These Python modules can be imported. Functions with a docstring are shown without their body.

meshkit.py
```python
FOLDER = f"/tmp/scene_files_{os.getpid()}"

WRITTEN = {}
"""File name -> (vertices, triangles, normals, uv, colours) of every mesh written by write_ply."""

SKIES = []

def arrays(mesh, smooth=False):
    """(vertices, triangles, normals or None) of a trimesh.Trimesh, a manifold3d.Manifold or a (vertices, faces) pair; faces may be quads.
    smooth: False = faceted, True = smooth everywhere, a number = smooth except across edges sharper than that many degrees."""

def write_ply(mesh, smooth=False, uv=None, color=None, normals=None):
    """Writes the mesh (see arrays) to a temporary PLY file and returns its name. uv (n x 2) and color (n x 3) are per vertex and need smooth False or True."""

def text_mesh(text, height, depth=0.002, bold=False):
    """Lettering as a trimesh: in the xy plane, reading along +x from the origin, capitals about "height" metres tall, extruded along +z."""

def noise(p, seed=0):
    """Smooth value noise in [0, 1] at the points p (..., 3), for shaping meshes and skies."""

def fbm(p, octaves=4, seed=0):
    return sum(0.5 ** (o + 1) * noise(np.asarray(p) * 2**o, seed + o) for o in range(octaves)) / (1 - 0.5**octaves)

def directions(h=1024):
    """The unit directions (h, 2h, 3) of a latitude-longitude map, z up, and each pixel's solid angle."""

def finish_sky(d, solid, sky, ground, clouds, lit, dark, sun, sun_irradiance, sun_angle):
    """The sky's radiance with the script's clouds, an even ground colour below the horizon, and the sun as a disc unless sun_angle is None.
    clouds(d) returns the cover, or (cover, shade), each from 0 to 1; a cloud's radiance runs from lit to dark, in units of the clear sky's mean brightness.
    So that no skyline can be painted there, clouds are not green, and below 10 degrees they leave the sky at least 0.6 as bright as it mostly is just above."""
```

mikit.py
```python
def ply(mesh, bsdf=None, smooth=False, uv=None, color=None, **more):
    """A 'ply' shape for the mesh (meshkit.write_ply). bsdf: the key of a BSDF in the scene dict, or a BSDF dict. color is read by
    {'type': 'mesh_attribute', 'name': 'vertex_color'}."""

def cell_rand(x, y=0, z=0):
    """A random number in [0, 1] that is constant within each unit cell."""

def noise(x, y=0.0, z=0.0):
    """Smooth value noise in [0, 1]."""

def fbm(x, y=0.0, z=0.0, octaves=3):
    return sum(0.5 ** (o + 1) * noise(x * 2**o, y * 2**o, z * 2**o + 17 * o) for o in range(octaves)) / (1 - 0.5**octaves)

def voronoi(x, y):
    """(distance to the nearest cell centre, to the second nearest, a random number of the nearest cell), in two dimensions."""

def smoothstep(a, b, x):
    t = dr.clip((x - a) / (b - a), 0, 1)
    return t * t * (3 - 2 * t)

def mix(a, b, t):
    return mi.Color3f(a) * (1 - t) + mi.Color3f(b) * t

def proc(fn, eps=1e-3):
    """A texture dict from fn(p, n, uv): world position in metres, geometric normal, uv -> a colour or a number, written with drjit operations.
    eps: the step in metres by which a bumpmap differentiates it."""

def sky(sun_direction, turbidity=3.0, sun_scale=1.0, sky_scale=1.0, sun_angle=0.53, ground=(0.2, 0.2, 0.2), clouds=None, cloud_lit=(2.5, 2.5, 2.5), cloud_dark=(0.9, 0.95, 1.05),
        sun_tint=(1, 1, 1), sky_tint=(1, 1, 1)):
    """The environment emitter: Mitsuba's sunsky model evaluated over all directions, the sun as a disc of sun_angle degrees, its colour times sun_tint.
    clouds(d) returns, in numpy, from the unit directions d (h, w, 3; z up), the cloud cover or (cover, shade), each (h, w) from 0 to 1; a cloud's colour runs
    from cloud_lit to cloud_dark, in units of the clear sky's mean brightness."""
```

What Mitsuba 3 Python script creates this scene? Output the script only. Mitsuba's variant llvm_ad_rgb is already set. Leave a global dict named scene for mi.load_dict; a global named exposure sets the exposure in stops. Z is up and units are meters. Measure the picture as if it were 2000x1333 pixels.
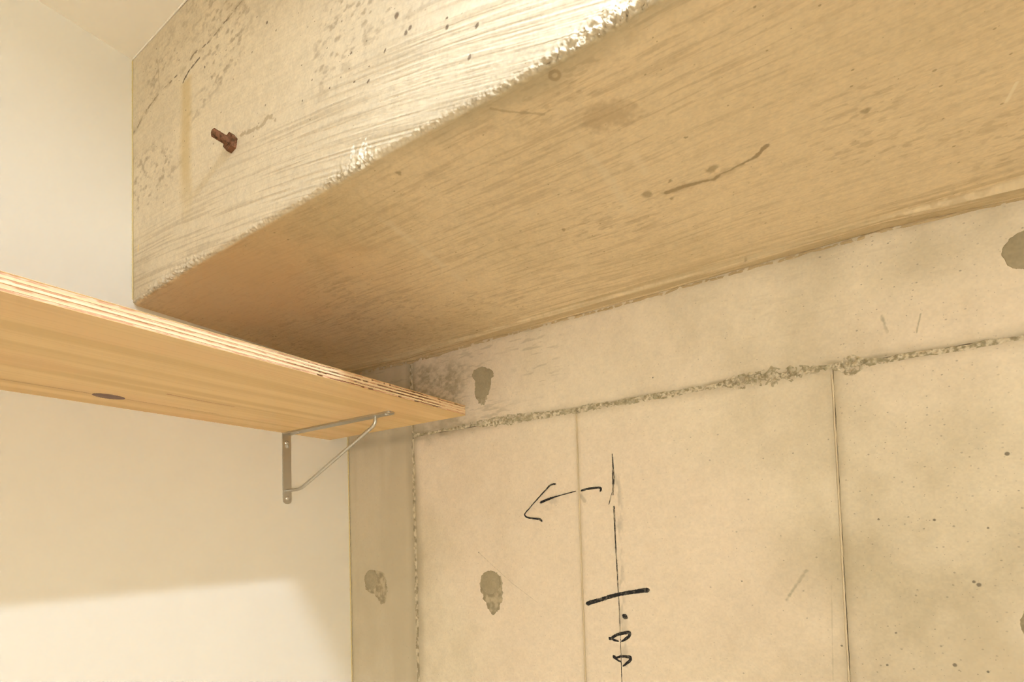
import math, random
import numpy as np, trimesh, manifold3d as m3
import drjit as dr, mitsuba as mi
import mikit, meshkit
from mikit import noise, fbm, cell_rand, smoothstep, mix

random.seed(7)
RNG = np.random.default_rng(7)
T = mi.ScalarTransform4f
scene, labels = {'type': 'scene'}, {}

# ------------------------------------------------------------------ camera (metres, z up)
# The photograph is a shifted-lens view: level camera, horizon low in the frame.
EYE = np.array([0.81690573, -0.688, 1.73003236])
RIGHT = np.array([0.8377253, 0.54525083, -0.03029599])
UP = np.array([0.04833719, -0.01877679, 0.99865457])
FWD = np.array([-0.54394837, 0.83806262, 0.04208568])
FOC, PX, PY = 1049.566, 1001.4, 995.2
scene['camera'] = {
    'type': 'perspective', 'fov_axis': 'x', 'fov': 2 * math.degrees(math.atan(1000.0 / FOC)),
    'near_clip': 0.01, 'far_clip': 50.0,
    'to_world': T().look_at(origin=EYE.tolist(), target=(EYE + FWD).tolist(), up=UP.tolist()),
    'principal_point_offset_x': -(PX - 1000.0) / 2000.0,
    'principal_point_offset_y': -(PY - 666.5) / 1333.0,
}
exposure = 0.0

# lights: one small ceiling spot close to the beam, an added fill globe further back
SPOT = np.array([0.938, -0.552, 2.4])
SPOT_RAD = 0.021
SPOT_POWER = np.array([1545.0, 1810.0, 2080.0])
GLOBE_POWER = np.array([13.2, 14.5, 14.4])
GLOBE, GLOBE_R = np.array([2.5, -2.7, 0.80]), 0.32

# room
XR, YB, H = 3.3, -3.4, 2.4
BD = 0.362          # how far the beam stands out from the concrete wall
X1, X2, X3 = 0.1671, 0.4830, 0.7978     # form joints of the concrete wall
ZJ = 1.9015
ZS, SD, ST, SGAP = 1.9096, 0.3173, 0.0152, 0.0422   # shelf: underside, depth, thickness, gap to concrete wall

# ------------------------------------------------------------------ helpers
def numbered(name):
    if name not in used:
        used.add(name); return name
    k = 1
    while f'{name}_{k:03d}' in used: k += 1
    used.add(f'{name}_{k:03d}')
    return f'{name}_{k:03d}'
used = set()

def obj(name, mesh, mat, parent=None, smooth=False, label=None, category=None, kind=None, group=None, **kw):
    key = numbered((parent + '__' if parent else '') + name)
    scene[key] = mikit.ply(mesh, mat, smooth=smooth, **kw)
    tag(key, label, category, kind, group)
    return key

def tag(key, label=None, category=None, kind=None, group=None):
    d = {k: v for k, v in dict(label=label, category=category, kind=kind, group=group).items() if v}
    if d: labels[key] = d

def thing(name, label, category, group=None, kind=None):
    key = numbered(name); tag(key, label, category, kind, group); return key

def box(x0, x1, y0, y1, z0, z1):
    b = trimesh.creation.box((x1 - x0, y1 - y0, z1 - z0))
    b.apply_translation(((x0 + x1) / 2, (y0 + y1) / 2, (z0 + z1) / 2))
    return b

def rbox(x0, x1, y0, y1, z0, z1, r):
    """box with rounded edges"""
    s = [m3.Manifold.sphere(r, 12).translate((x, y, z)) for x in (x0 + r, x1 - r) for y in (y0 + r, y1 - r) for z in (z0 + r, z1 - r)]
    return m3.Manifold.batch_hull(s)

def tm(m):
    if isinstance(m, trimesh.Trimesh): return m
    a = m.to_mesh()
    return trimesh.Trimesh(a.vert_properties[:, :3], a.tri_verts, process=False)

def tube(points, r, sides=16, cap=True):
    p = np.asarray(points, float)
    t = np.gradient(p, axis=0); t /= np.linalg.norm(t, axis=1, keepdims=True)
    a = np.cross(t, [0, 1.0, 0.02]); a /= np.linalg.norm(a, axis=1, keepdims=True)
    b = np.cross(t, a); ang = np.arange(sides) * 2 * np.pi / sides
    v = p[:, None] + r * (np.cos(ang)[None, :, None] * a[:, None] + np.sin(ang)[None, :, None] * b[:, None])
    n = len(p); f = []
    for i in range(n - 1):
        for j in range(sides):
            k = (j + 1) % sides
            f += [(i * sides + j, i * sides + k, (i + 1) * sides + k), (i * sides + j, (i + 1) * sides + k, (i + 1) * sides + j)]
    v = v.reshape(-1, 3)
    if cap:
        v = np.vstack([v, p[0], p[-1]]); c0, c1 = len(v) - 2, len(v) - 1
        for j in range(sides):
            k = (j + 1) % sides
            f += [(c0, k, j), (c1, (n - 1) * sides + j, (n - 1) * sides + k)]
    m = trimesh.Trimesh(v, np.array(f), process=False); m.fix_normals(); return m

def lathe(profile, axis='z', at=(0, 0, 0), sections=40):
    m = trimesh.creation.revolve(np.array(profile, float), sections=sections)
    if axis == '-y': m.apply_transform(trimesh.transformations.rotation_matrix(math.pi / 2, (1, 0, 0)))     # z -> -y
    if axis == 'x': m.apply_transform(trimesh.transformations.rotation_matrix(math.pi / 2, (0, 1, 0)))      # z -> x
    if axis == '-z': m.apply_transform(trimesh.transformations.rotation_matrix(math.pi, (1, 0, 0)))
    m.apply_translation(at); return m

def grid_faces(nu, nv, off=0, flip=False):
    i, j = np.meshgrid(np.arange(nu - 1), np.arange(nv - 1), indexing='ij')
    a = (i * nv + j).ravel() + off; b = a + nv; c = b + 1; d = a + 1
    f = np.vstack([np.stack([a, b, c], 1), np.stack([a, c, d], 1)])
    return f[:, ::-1] if flip else f

def fb(u, v, w=0.0, octaves=4, seed=0):
    u, v = np.broadcast_arrays(np.asarray(u, float), np.asarray(v, float))
    return meshkit.fbm(np.stack([u, v, np.full_like(u, w)], -1), octaves, seed)

def sstep(a, b, x):
    t = np.clip((x - a) / (b - a), 0, 1); return t * t * (3 - 2 * t)

# ------------------------------------------------------------------ texture helpers (drjit)
def seg(u, v, a, b):
    ax, ay = a; dx, dy = b[0] - a[0], b[1] - a[1]
    t = dr.clip(((u - ax) * dx + (v - ay) * dy) / (dx * dx + dy * dy), 0, 1)
    return dr.sqrt(dr.square(u - ax - t * dx) + dr.square(v - ay - t * dy))

def line(u, v, pts):
    d = seg(u, v, pts[0], pts[1])
    for a, b in zip(pts[1:-1], pts[2:]): d = dr.minimum(d, seg(u, v, a, b))
    return d

def spots(u, v, lst, soft=0.35):
    """1 inside the listed (u, v, radius) spots"""
    out = mi.Float(0)
    for a, b, r in lst:
        d = dr.sqrt(dr.square(u - a) + dr.square(v - b)) / r
        out = dr.maximum(out, 1 - smoothstep(1 - soft, 1 + soft, d))
    return out

def dots(u, v, cell, prob, r0, r1, seed):
    """random air holes: at most one per cell"""
    x, y = u / cell, v / cell
    ix, iy = dr.floor(x), dr.floor(y)
    on = cell_rand(ix, iy, seed) < prob
    rr = cell_rand(ix, iy, seed + 3); rad = (r0 + (r1 - r0) * rr * rr * rr) / cell
    cx = ix + rad + (1 - 2 * rad) * cell_rand(ix, iy, seed + 1)
    cy = iy + rad + (1 - 2 * rad) * cell_rand(ix, iy, seed + 2)
    d = dr.sqrt(dr.square(x - cx) + dr.square((y - cy) * (0.8 + 0.5 * rr)))
    return dr.select(on, 1 - smoothstep(0.6, 1.15, d / rad), 0.0)

# ------------------------------------------------------------------ materials
def mat(key, color, rough=0.7, spec=0.3, bump=None, scale=1.0, eps=1e-3, **kw):
    c = mikit.proc(color) if callable(color) else {'type': 'rgb', 'value': list(color)}
    d = {'type': 'principled', 'base_color': c, 'roughness': rough, 'specular': spec, **kw}
    if bump is not None:
        d = {'type': 'bumpmap', 'tex': mikit.proc(bump, eps), 'scale': scale, 'bsdf': d}
    scene[key] = {'type': 'twosided', 'bsdf': d}

# white emulsion paint with a fine roller texture
def paint_h(p, n, uv):
    return fbm(p.x * 260 + 3, p.y * 260, p.z * 260, 2)
def paint_c(p, n, uv):
    k = fbm(p.x * 3.1, p.y * 3.1 + 5, p.z * 3.1, 2)
    return mix((0.79, 0.765, 0.71), (0.805, 0.78, 0.725), k)
mat('mat_paint', paint_c, 0.75, 0.25, paint_h, 0.00025, 6e-4)
mat('mat_ceiling', (0.87, 0.835, 0.765), 0.8, 0.2)
mat('mat_floor', lambda p, n, uv: mix((0.62, 0.49, 0.33), (0.72, 0.58, 0.40), fbm(p.x * 30, p.y * 2.0, dr.floor(p.x / 0.09) * 7.3, 3)), 0.45, 0.4)
mat('mat_caulk', (0.62, 0.52, 0.26), 0.6, 0.3)

# ---- concrete of the wall
JPATH = [(X1 + .002, 1.9026), (0.3003, 1.9045), (0.4828, 1.9000), (0.6628, 1.9022), (0.797, 1.9018), (0.8063, 1.9005), (0.9537, 1.8992), (1.1, 1.8990)]
W_SPOTS = [(0.9091, 1.6647, 0.00186), (0.9055, 1.6675, 0.00136), (0.9361, 1.7903, 0.00186), (0.878, 1.7292, 0.00124), (0.8314, 1.7315, 0.00105), (0.9187, 1.7198, 0.00093), (0.8406, 1.6129, 0.00099), (0.8868, 1.5848, 0.00174), (0.9116, 1.5811, 0.00112), (0.8315, 1.5788, 0.00105), (0.7916, 1.5954, 0.00105), (0.6931, 1.6628, 0.00093), (0.5957, 1.9267, 0.00093), (0.3034, 1.6987, 0.00099)]
def wall_c(p, n, uv):
    u, v = p.x, p.z
    big = fbm(u * 4.2 + 1.7, v * 3.1 + 4.1, 2.2, 4)
    mid = fbm(u * 17 + 9, v * 13, 5.5, 3)
    fine = fbm(u * 130, v * 130, 1.5, 3)
    c = mix((0.50, 0.428, 0.312), (0.725, 0.64, 0.515), smoothstep(0.28, 0.64, big * 0.62 + mid * 0.38))
    c = mix(c, (0.745, 0.63, 0.525), 0.62 * smoothstep(0.5, 0.72, fbm(u * 2.3 + 5, v * 2.6 + 8, 7.0, 3)))
    c = c * (0.88 + 0.14 * fine + 0.10 * fbm(u * 480, v * 480, 4.0, 2))
    # the cast strip beside the white wall is greyer; damp grey stains by its plug hole; above the shelf, stain with a soft shelf shadow painted in
    strip = 1 - smoothstep(X1 - .004, X1 + .010, u + 0.006 * (mid - .5))
    c = mix(c, (0.48, 0.415, 0.305), 0.66 * strip)
    c = mix(c, (0.46, 0.39, 0.28), 0.45 * strip * smoothstep(0.45, 0.7, fbm(u * 30, v * 3.0, 3.0, 3)))
    st = (1 - smoothstep(0.25, 1.0, dr.sqrt(dr.square((u - 0.225) / 0.115) + dr.square((v - 1.972) / 0.080)) + 0.9 * (mid - .5)))  # stain mask that also carries the painted contact shadow by the shelf
    c = mix(c, (0.34, 0.28, 0.185), smoothstep(0.0, 0.9, st) * (0.32 + 0.60 * smoothstep(0.30, 0.70, fbm(u * 150, v * 210, 3.3, 4))))
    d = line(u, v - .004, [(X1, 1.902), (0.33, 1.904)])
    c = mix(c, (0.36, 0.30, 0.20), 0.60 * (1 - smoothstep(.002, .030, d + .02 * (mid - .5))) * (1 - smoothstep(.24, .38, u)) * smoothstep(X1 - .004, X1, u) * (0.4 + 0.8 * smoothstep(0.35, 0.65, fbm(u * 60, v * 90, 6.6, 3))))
    # scaling marks of the form, horizontal flecks in the upper band
    fl = smoothstep(0.62, 0.75, fbm(u * 42, v * 210, 8.0, 3)) * smoothstep(0.42, 0.62, fbm(u * 7 + 2, v * 11, 9.0, 2))
    c = mix(c, (0.38, 0.32, 0.23), (0.12 + 0.30 * (1 - smoothstep(.40, .52, u))) * fl * smoothstep(ZJ - .01, ZJ + .01, v))
    # dirt along the joints
    for xj, w, k in ((X1, .022, .75), (X2, .008, .22), (X3, .010, .35)):
        d = dr.abs(u - xj + 0.006 * (mid - .5))
        if xj > .3: k = k * (1 - smoothstep(ZJ - .004, ZJ + .002, v))
        c = mix(c, (0.34, 0.285, 0.195), k * (1 - smoothstep(0.0, w, d)) * (0.35 + 0.9 * fbm(u * 60, v * 16, 6.1, 3)))
    d = dr.abs(v - ZJ + 0.010 * (mid - .5))
    c = mix(c, (0.34, 0.285, 0.195), 0.50 * (1 - smoothstep(0.0, .016, d)) * (0.3 + 0.9 * fbm(u * 24, v * 60, 4.1, 3)))
    d = line(u, v - .0028, JPATH) + 0.006 * (mid - .5)
    c = mix(c, (0.33, 0.275, 0.185), 0.70 * (1 - smoothstep(0.0005, .0050, d)) * smoothstep(0.30, 0.60, fbm(u * 22, v * 60, 5.1, 3)) * smoothstep(X1 - .01, X1, u))
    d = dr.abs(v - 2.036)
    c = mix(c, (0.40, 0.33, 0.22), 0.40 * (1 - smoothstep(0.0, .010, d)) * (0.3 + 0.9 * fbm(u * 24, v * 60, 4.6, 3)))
    lr = 1 - smoothstep(0.2, 1.0, dr.sqrt(dr.square((u - 0.93) / 0.10) + dr.square((v - 1.585) / 0.075)) + 0.8 * (mid - .5))
    c = mix(c, (0.50, 0.42, 0.30), 0.6 * lr)
    # brush smears of grey around the marker writing
    c = mix(c, (0.36, 0.32, 0.26), 0.45 * (1 - smoothstep(0.001, .009, line(u - 0.002, v, [(0.5390, 1.80), (0.5385, 1.70), (0.5395, 1.60), (0.5405, 1.50)]))) * smoothstep(0.45, 0.7, fbm(u * 160, v * 60, 2.1, 3)))
    c = mix(c, (0.34, 0.30, 0.24), 0.5 * (1 - smoothstep(0.0, .012, line(u, v, [(0.4205, 1.766), (0.4420, 1.772)]))) * smoothstep(0.4, 0.75, fbm(u * 160, v * 120, 2.7, 3)))
    c = mix(c, (0.36, 0.31, 0.24), 0.55 * (1 - smoothstep(0.0012, .0042, line(u, v, [(0.4857, 1.778), (0.4916, 1.7703)]))))
    # scratches
    for pts, w, k in (([(0.7403, 1.643), (0.7521, 1.662), (0.7615, 1.6766)], .0030, .45), ([(0.8447, 1.9475), (0.8486, 1.9284)], .0026, .45), ([(0.8731, 1.9227), (0.8774, 1.941)], .0013, .5),
                      ([(0.3034, 1.6987), (0.365, 1.6517), (0.4092, 1.6242)], .0007, .35), ([(0.779, 1.47), (0.783, 1.60), (0.785, 1.66)], .0012, .22)):
        c = mix(c, (0.33, 0.29, 0.20), k * (1 - smoothstep(w * .2, w, line(u, v, pts) + w * .9 * (fbm(u * 330, v * 330, 2.1, 2) - .35))) * smoothstep(0.10, 0.55, fbm(u * 140, v * 140, 1.1, 2)) * 1.35)
    # air holes: dense in the right-hand panel
    dens = smoothstep(X3 - .005, X3 + .01, u) * (1 - smoothstep(X3 + .06, X3 + .20, u))
    h = dr.maximum(dots(u, v, .0062, .20, .0004, .0012, 11) * (0.15 + 0.85 * dens), dots(u + .003, v, .017, .20, .0005, .0014, 21) * (0.5 + 0.5 * smoothstep(0.55, 0.75, u)))
    h = dr.maximum(h, 0.5 * dots(u, v + .001, .009, .22, .0004, .0009, 41))
    c = mix(c, (0.27, 0.23, 0.17), 0.62 * h)
    c = mix(c, (0.16, 0.135, 0.10), 0.85 * spots(u, v, W_SPOTS))
    return c
def wall_h(p, n, uv):
    u, v = p.x, p.z
    h = dr.maximum(dots(u, v, .0062, .20, .0004, .0012, 11), dots(u + .003, v, .017, .20, .0005, .0014, 21))
    return fbm(u * 150, v * 150, 1.5, 3) * 0.35 - 0.6 * h
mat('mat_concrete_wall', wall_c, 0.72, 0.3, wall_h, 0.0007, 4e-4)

def crust_c(p, n, uv):
    u, v = p.x, p.z
    k = fbm(u * 330, v * 330, p.y * 330, 3)
    c = mix((0.32, 0.27, 0.18), (0.63, 0.555, 0.43), smoothstep(0.34, 0.66, k))
    return mix(c, (0.38, 0.335, 0.225), 0.55 * smoothstep(0.45, 0.65, fbm(u * 75, v * 110, 3.0, 3)))
mat('mat_crust', crust_c, 0.85, 0.2)
def crust_dark_c(p, n, uv):
    k = fbm(p.x * 260, p.z * 160, p.y * 200, 3)
    return mix((0.29, 0.24, 0.16), (0.56, 0.485, 0.365), smoothstep(0.32, 0.66, k))
mat('mat_crust_dark', crust_dark_c, 0.85, 0.2)
mat('mat_slip', lambda p, n, uv: mix((0.37, 0.27, 0.15), (0.55, 0.43, 0.27), fbm(p.x * 30, p.z * 500, 3.0, 3)), 0.8, 0.2)
mat('mat_joint_dark', (0.36, 0.28, 0.19), 0.9, 0.1)
mat('mat_fin', lambda p, n, uv: mix((0.50, 0.41, 0.28), (0.68, 0.58, 0.43), fbm(p.x * 90, p.z * 40, 3.0, 3)), 0.8, 0.2)

def mortar_c(p, n, uv):
    u, v = p.x, p.z
    k = fbm(u * 60, v * 60, 3.0, 3)
    return mix((0.315, 0.265, 0.175), (0.375, 0.318, 0.22), k) * (0.9 + 0.2 * fbm(u * 400, v * 400, 1.0, 2))
mat('mat_mortar', mortar_c, 0.85, 0.2)
def smear_c(p, n, uv):
    u, v = p.x, p.z
    k = smoothstep(0.38, 0.70, fbm(u * 170, v * 120, 3.7, 3))
    return mix((0.285, 0.237, 0.155), (0.46, 0.39, 0.275), k)
mat('mat_mortar_smear', smear_c, 0.85, 0.2)

# ---- concrete of the beam: front face in (x, z), soffit in (x, y)
F_HOLES = [(0.443, 2.1758, 0.00128), (0.4122, 2.1572, 0.00128), (0.4289, 2.1601, 0.00081), (0.3705, 2.1642, 0.00093), (0.3826, 2.1402, 0.0007), (0.3292, 2.2604, 0.00081), (0.4464, 2.1467, 0.00081), (0.1871, 2.2937, 0.00174), (0.3136, 2.278, 0.00174), (0.501, 2.1788, 0.00267), (0.5162, 2.159, 0.00186), (0.5116, 2.1576, 0.00209), (0.5567, 2.1447, 0.00139), (0.5564, 2.1373, 0.00186), (0.5856, 2.1215, 0.00174), (0.4863, 2.1553, 0.0011), (0.5782, 2.1007, 0.00174), (0.4662, 2.151, 0.00093), (0.4471, 2.1463, 0.00081), (0.4647, 2.1376, 0.00139), (0.4402, 2.1626, 0.00081), (0.4092, 2.1982, 0.00075), (0.4634, 2.1759, 0.00075)]
F_CRACK = [(0.0005, 2.294), (0.0176, 2.2986), (0.0308, 2.3051), (0.0463, 2.3104), (0.0737, 2.3156), (0.0835, 2.3169), (0.1048, 2.3159), (0.1163, 2.3172), (0.1387, 2.3163), (0.1647, 2.3233), (0.1834, 2.3201),
           (0.1975, 2.3202), (0.2114, 2.3214), (0.2306, 2.3248), (0.2492, 2.3269), (0.2654, 2.329), (0.34, 2.331)]
S_CRACK = [(0.7636, -0.1911), (0.7591, -0.1876), (0.7547, -0.1831), (0.7468, -0.1808), (0.739, -0.1799), (0.7315, -0.1777), (0.7235, -0.1774), (0.7169, -0.1734), (0.7078, -0.1768), (0.6998, -0.1785), (0.6866, -0.1806), (0.6746, -0.1816)]
S_DOTS = [(0.6584, -0.1899, .0045), (0.6768, -0.1696, .0020), (0.6822, -0.1951, .0024), (0.7186, -0.1884, .0050), (0.7096, -0.2373, .0012), (0.8346, -0.1888, .0028), (0.7175, -0.0193, .0024), (0.5638, -0.1819, .0026), (0.4754, -0.3364, .0026), (0.3335, -0.0278, .0022)]
def grain_front(u, v):
    # print of the rotary-cut form ply: long streaks that sink gently to the right and bend
    w = v + 0.05 * u + 0.18 * u * u + 0.022 * (fbm(u * 3.0, v * 5.0, 4.0, 2) - .5)
    return w, fbm(u * 12.0, w * 520, 6.0, 3)
def front_c(u, v):
    big = fbm(u * 5.0 + 2, v * 5.0, 3.1, 4)
    fine = fbm(u * 150, v * 150, 1.0, 3)
    c = mix((0.50, 0.42, 0.305), (0.635, 0.55, 0.42), smoothstep(0.3, 0.7, big))
    w, g = grain_front(u, v)
    low = 1 - smoothstep(2.11, 2.17, v - 0.05 * u)
    c = mix(c, (0.37, 0.29, 0.19), smoothstep(0.44, 0.72, g) * (0.10 + 0.32 * low))
    c = c * (0.84 + 0.16 * fine + 0.16 * fbm(u * 480, v * 480, 4.0, 2))
    # scaly grey bruises in the upper part
    sc = smoothstep(0.48, 0.80, fbm(u * 130, v * 190, 2.0, 4)) * smoothstep(0.42, 0.68, fbm(u * 9 + 4, v * 14, 7.0, 2)) * (1 - low)
    c = mix(c, (0.34, 0.27, 0.185), 0.70 * sc)
    # rust-ochre run below the crack
    stn = (1 - smoothstep(0.004, 0.019, dr.abs(u - 0.143 + 0.006 * (fbm(u * 40, v * 14, 1.0, 2) - .5)))) * smoothstep(2.10, 2.20, v) * (1 - smoothstep(2.295, 2.305, v))
    c = mix(c, (0.52, 0.385, 0.175), 0.62 * stn)
    # crack of the form joint
    jig = fbm(u * 300, v * 300, 2.0, 2) - .5
    d = line(u, v, F_CRACK) + 0.0016 * jig + 0.0042 * (fbm(u * 170, v * 170, 6.0, 3) - .47)
    c = mix(c, (0.16, 0.115, 0.08), 0.9 * (1 - smoothstep(0.0003, 0.0016, d)) * smoothstep(0.30, 0.52, fbm(u * 120, v * 120, 4.0, 2)))
    c = mix(c, (0.40, 0.32, 0.21), 0.5 * (1 - smoothstep(0.001, 0.007, d)) * smoothstep(0.35, 0.6, fbm(u * 120, v * 190, 8.0, 2)))
    c = mix(c, (0.11, 0.075, 0.05), 0.9 * (1 - smoothstep(0.0008, 0.0022, line(u, v, [(0.1364, 2.3002), (0.1496, 2.3073), (0.175, 2.3111)]) + .0014 * jig + .0034 * (fbm(u * 200, v * 200, 6.0, 3) - .42))))
    c = mix(c, (0.36, 0.28, 0.18), 0.5 * (1 - smoothstep(0.0006, 0.0018, line(u, v, [(0.0725, 2.3588), (0.0752, 2.3209)]) + .001 * jig)))
    c = mix(c, (0.34, 0.26, 0.16), 0.6 * (1 - smoothstep(0.0008, 0.0035, line(u, v, [(0.263, 2.1776), (0.2819, 2.1723), (0.3019, 2.1703), (0.3149, 2.1742), (0.3273, 2.1627)]) + .006 * jig + .007 * (fbm(u * 150, v * 150, 6.0, 3) - .42))))
    # white splash and a yellow fleck
    c = mix(c, (0.86, 0.85, 0.80), 0.75 * spots(u + .02 * jig, v + .02 * jig, [(0.4435, 2.0814, .004), (0.4549, 2.0762, .0045), (0.4571, 2.0701, .004), (0.4555, 2.082, .002)], .6))
    c = mix(c, (0.80, 0.60, 0.22), 0.8 * (1 - smoothstep(.0006, .0014, line(u, v, [(0.0140, 2.1245), (0.0165, 2.1325)]))))
    # air holes
    h = dr.maximum(dots(u, v, .012, .22, .0004, .0016, 51) * (1 - low), 0.7 * dots(u, v + .004, .007, .12, .0003, .0008, 61))
    c = mix(c, (0.24, 0.18, 0.12), 0.75 * h)
    c = mix(c, (0.15, 0.105, 0.07), 0.85 * spots(u + .002 * jig, v + .002 * jig, F_HOLES, .4))
    return c
def soffit_c(u, v):
    big = fbm(u * 4.0 + 7, v * 6.0, 3.1, 4)
    fine = fbm(u * 140, v * 140, 1.0, 3)
    c = mix((0.53, 0.42, 0.262), (0.635, 0.51, 0.34), smoothstep(0.28, 0.70, big))
    w = v - 0.02 * u + 0.03 * (fbm(u * 4.0, v * 6.0, 9.0, 2) - .5)
    g = fbm(u * 28, w * 420, 5.0, 3)
    c = mix(c, (0.36, 0.26, 0.145), smoothstep(0.46, 0.76, g) * (0.14 + 0.20 * smoothstep(0.42, 0.65, fbm(u * 6 + 1, v * 9, 2.0, 2))))
    c = c * (0.86 + 0.14 * fine + 0.14 * fbm(u * 420, v * 620, 4.0, 2))
    c = mix(c, (0.33, 0.235, 0.125), 0.30 * smoothstep(0.60, 0.74, fbm(u * 110, w * 300, 8.0, 2)) * smoothstep(0.40, 0.62, fbm(u * 8 + 3, v * 12, 6.0, 2)))
    # brown resin stain of the form near the white wall, lightened to paint in missing light, grey-green drip line along the front edge
    br = 1 - smoothstep(0.3, 1.0, dr.sqrt(dr.square((u - 0.16) / 0.24) + dr.square((v + 0.30) / 0.15)) + 0.7 * (fbm(u * 12, v * 12, 3.0, 3) - .5))
    c = mix(c, (0.71, 0.51, 0.305), 0.70 * br)
    ed = (1 - smoothstep(0.004, 0.026, v + BD + 0.012 * (fbm(u * 30, v * 30, 1.0, 2) - .5))) * smoothstep(0.36, 0.60, u)
    c = mix(c, (0.34, 0.28, 0.175), 0.55 * ed)
    jig = fbm(u * 260, v * 260, 2.0, 2) - .5
    c = mix(c, (0.245, 0.17, 0.085), 0.80 * (1 - smoothstep(0.0008, 0.0030, line(u, v, S_CRACK) + .0016 * jig + .0045 * (fbm(u * 110, v * 110, 5.0, 3) - .45))))
    c = mix(c, (0.36, 0.27, 0.15), 0.35 * (1 - smoothstep(0.001, 0.007, line(u, v, S_CRACK[4:]) + .007 * jig)))
    c = mix(c, (0.24, 0.17, 0.08), 0.62 * spots(u + .004 * jig, v + .004 * jig, S_DOTS, .5))
    ring = dr.abs(dr.sqrt(dr.square(u - .6459) + dr.square(v + .3511)) - .0034)
    c = mix(c, (0.25, 0.17, 0.08), 0.55 * (1 - smoothstep(.0006, .0022, ring + .001 * jig)))
    c = mix(c, (0.28, 0.20, 0.10), 0.45 * (1 - smoothstep(.0003, .0018, line(u, v, [(0.5901, -0.3524), (0.5976, -0.3449), (0.622, -0.3254)]) + .002 * jig)))
    c = mix(c, (0.34, 0.24, 0.13), 0.5 * (1 - smoothstep(.004, .020, line(u, v, [(0.655, -0.300), (0.672, -0.292)]) + .014 * jig)))
    for pts in ([(0.628, -0.30), (0.6351, -0.2599), (0.6363, -0.2227), (0.6356, -0.16)], [(0.415, -0.3051), (0.4064, -0.1597)], [(0.662, -0.275), (0.668, -0.22)]):
        c = mix(c, (0.68, 0.585, 0.43), 0.34 * (1 - smoothstep(.001, .007, line(u, v, pts) + .004 * jig)) * smoothstep(0.3, 0.6, fbm(u * 50, v * 50, 7.0, 2)))
    c = mix(c, (0.75, 0.66, 0.50), 0.6 * (1 - smoothstep(.0006, .0018, line(u, v, [(0.9255, -0.140), (0.9282, -0.158)]))))
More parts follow.
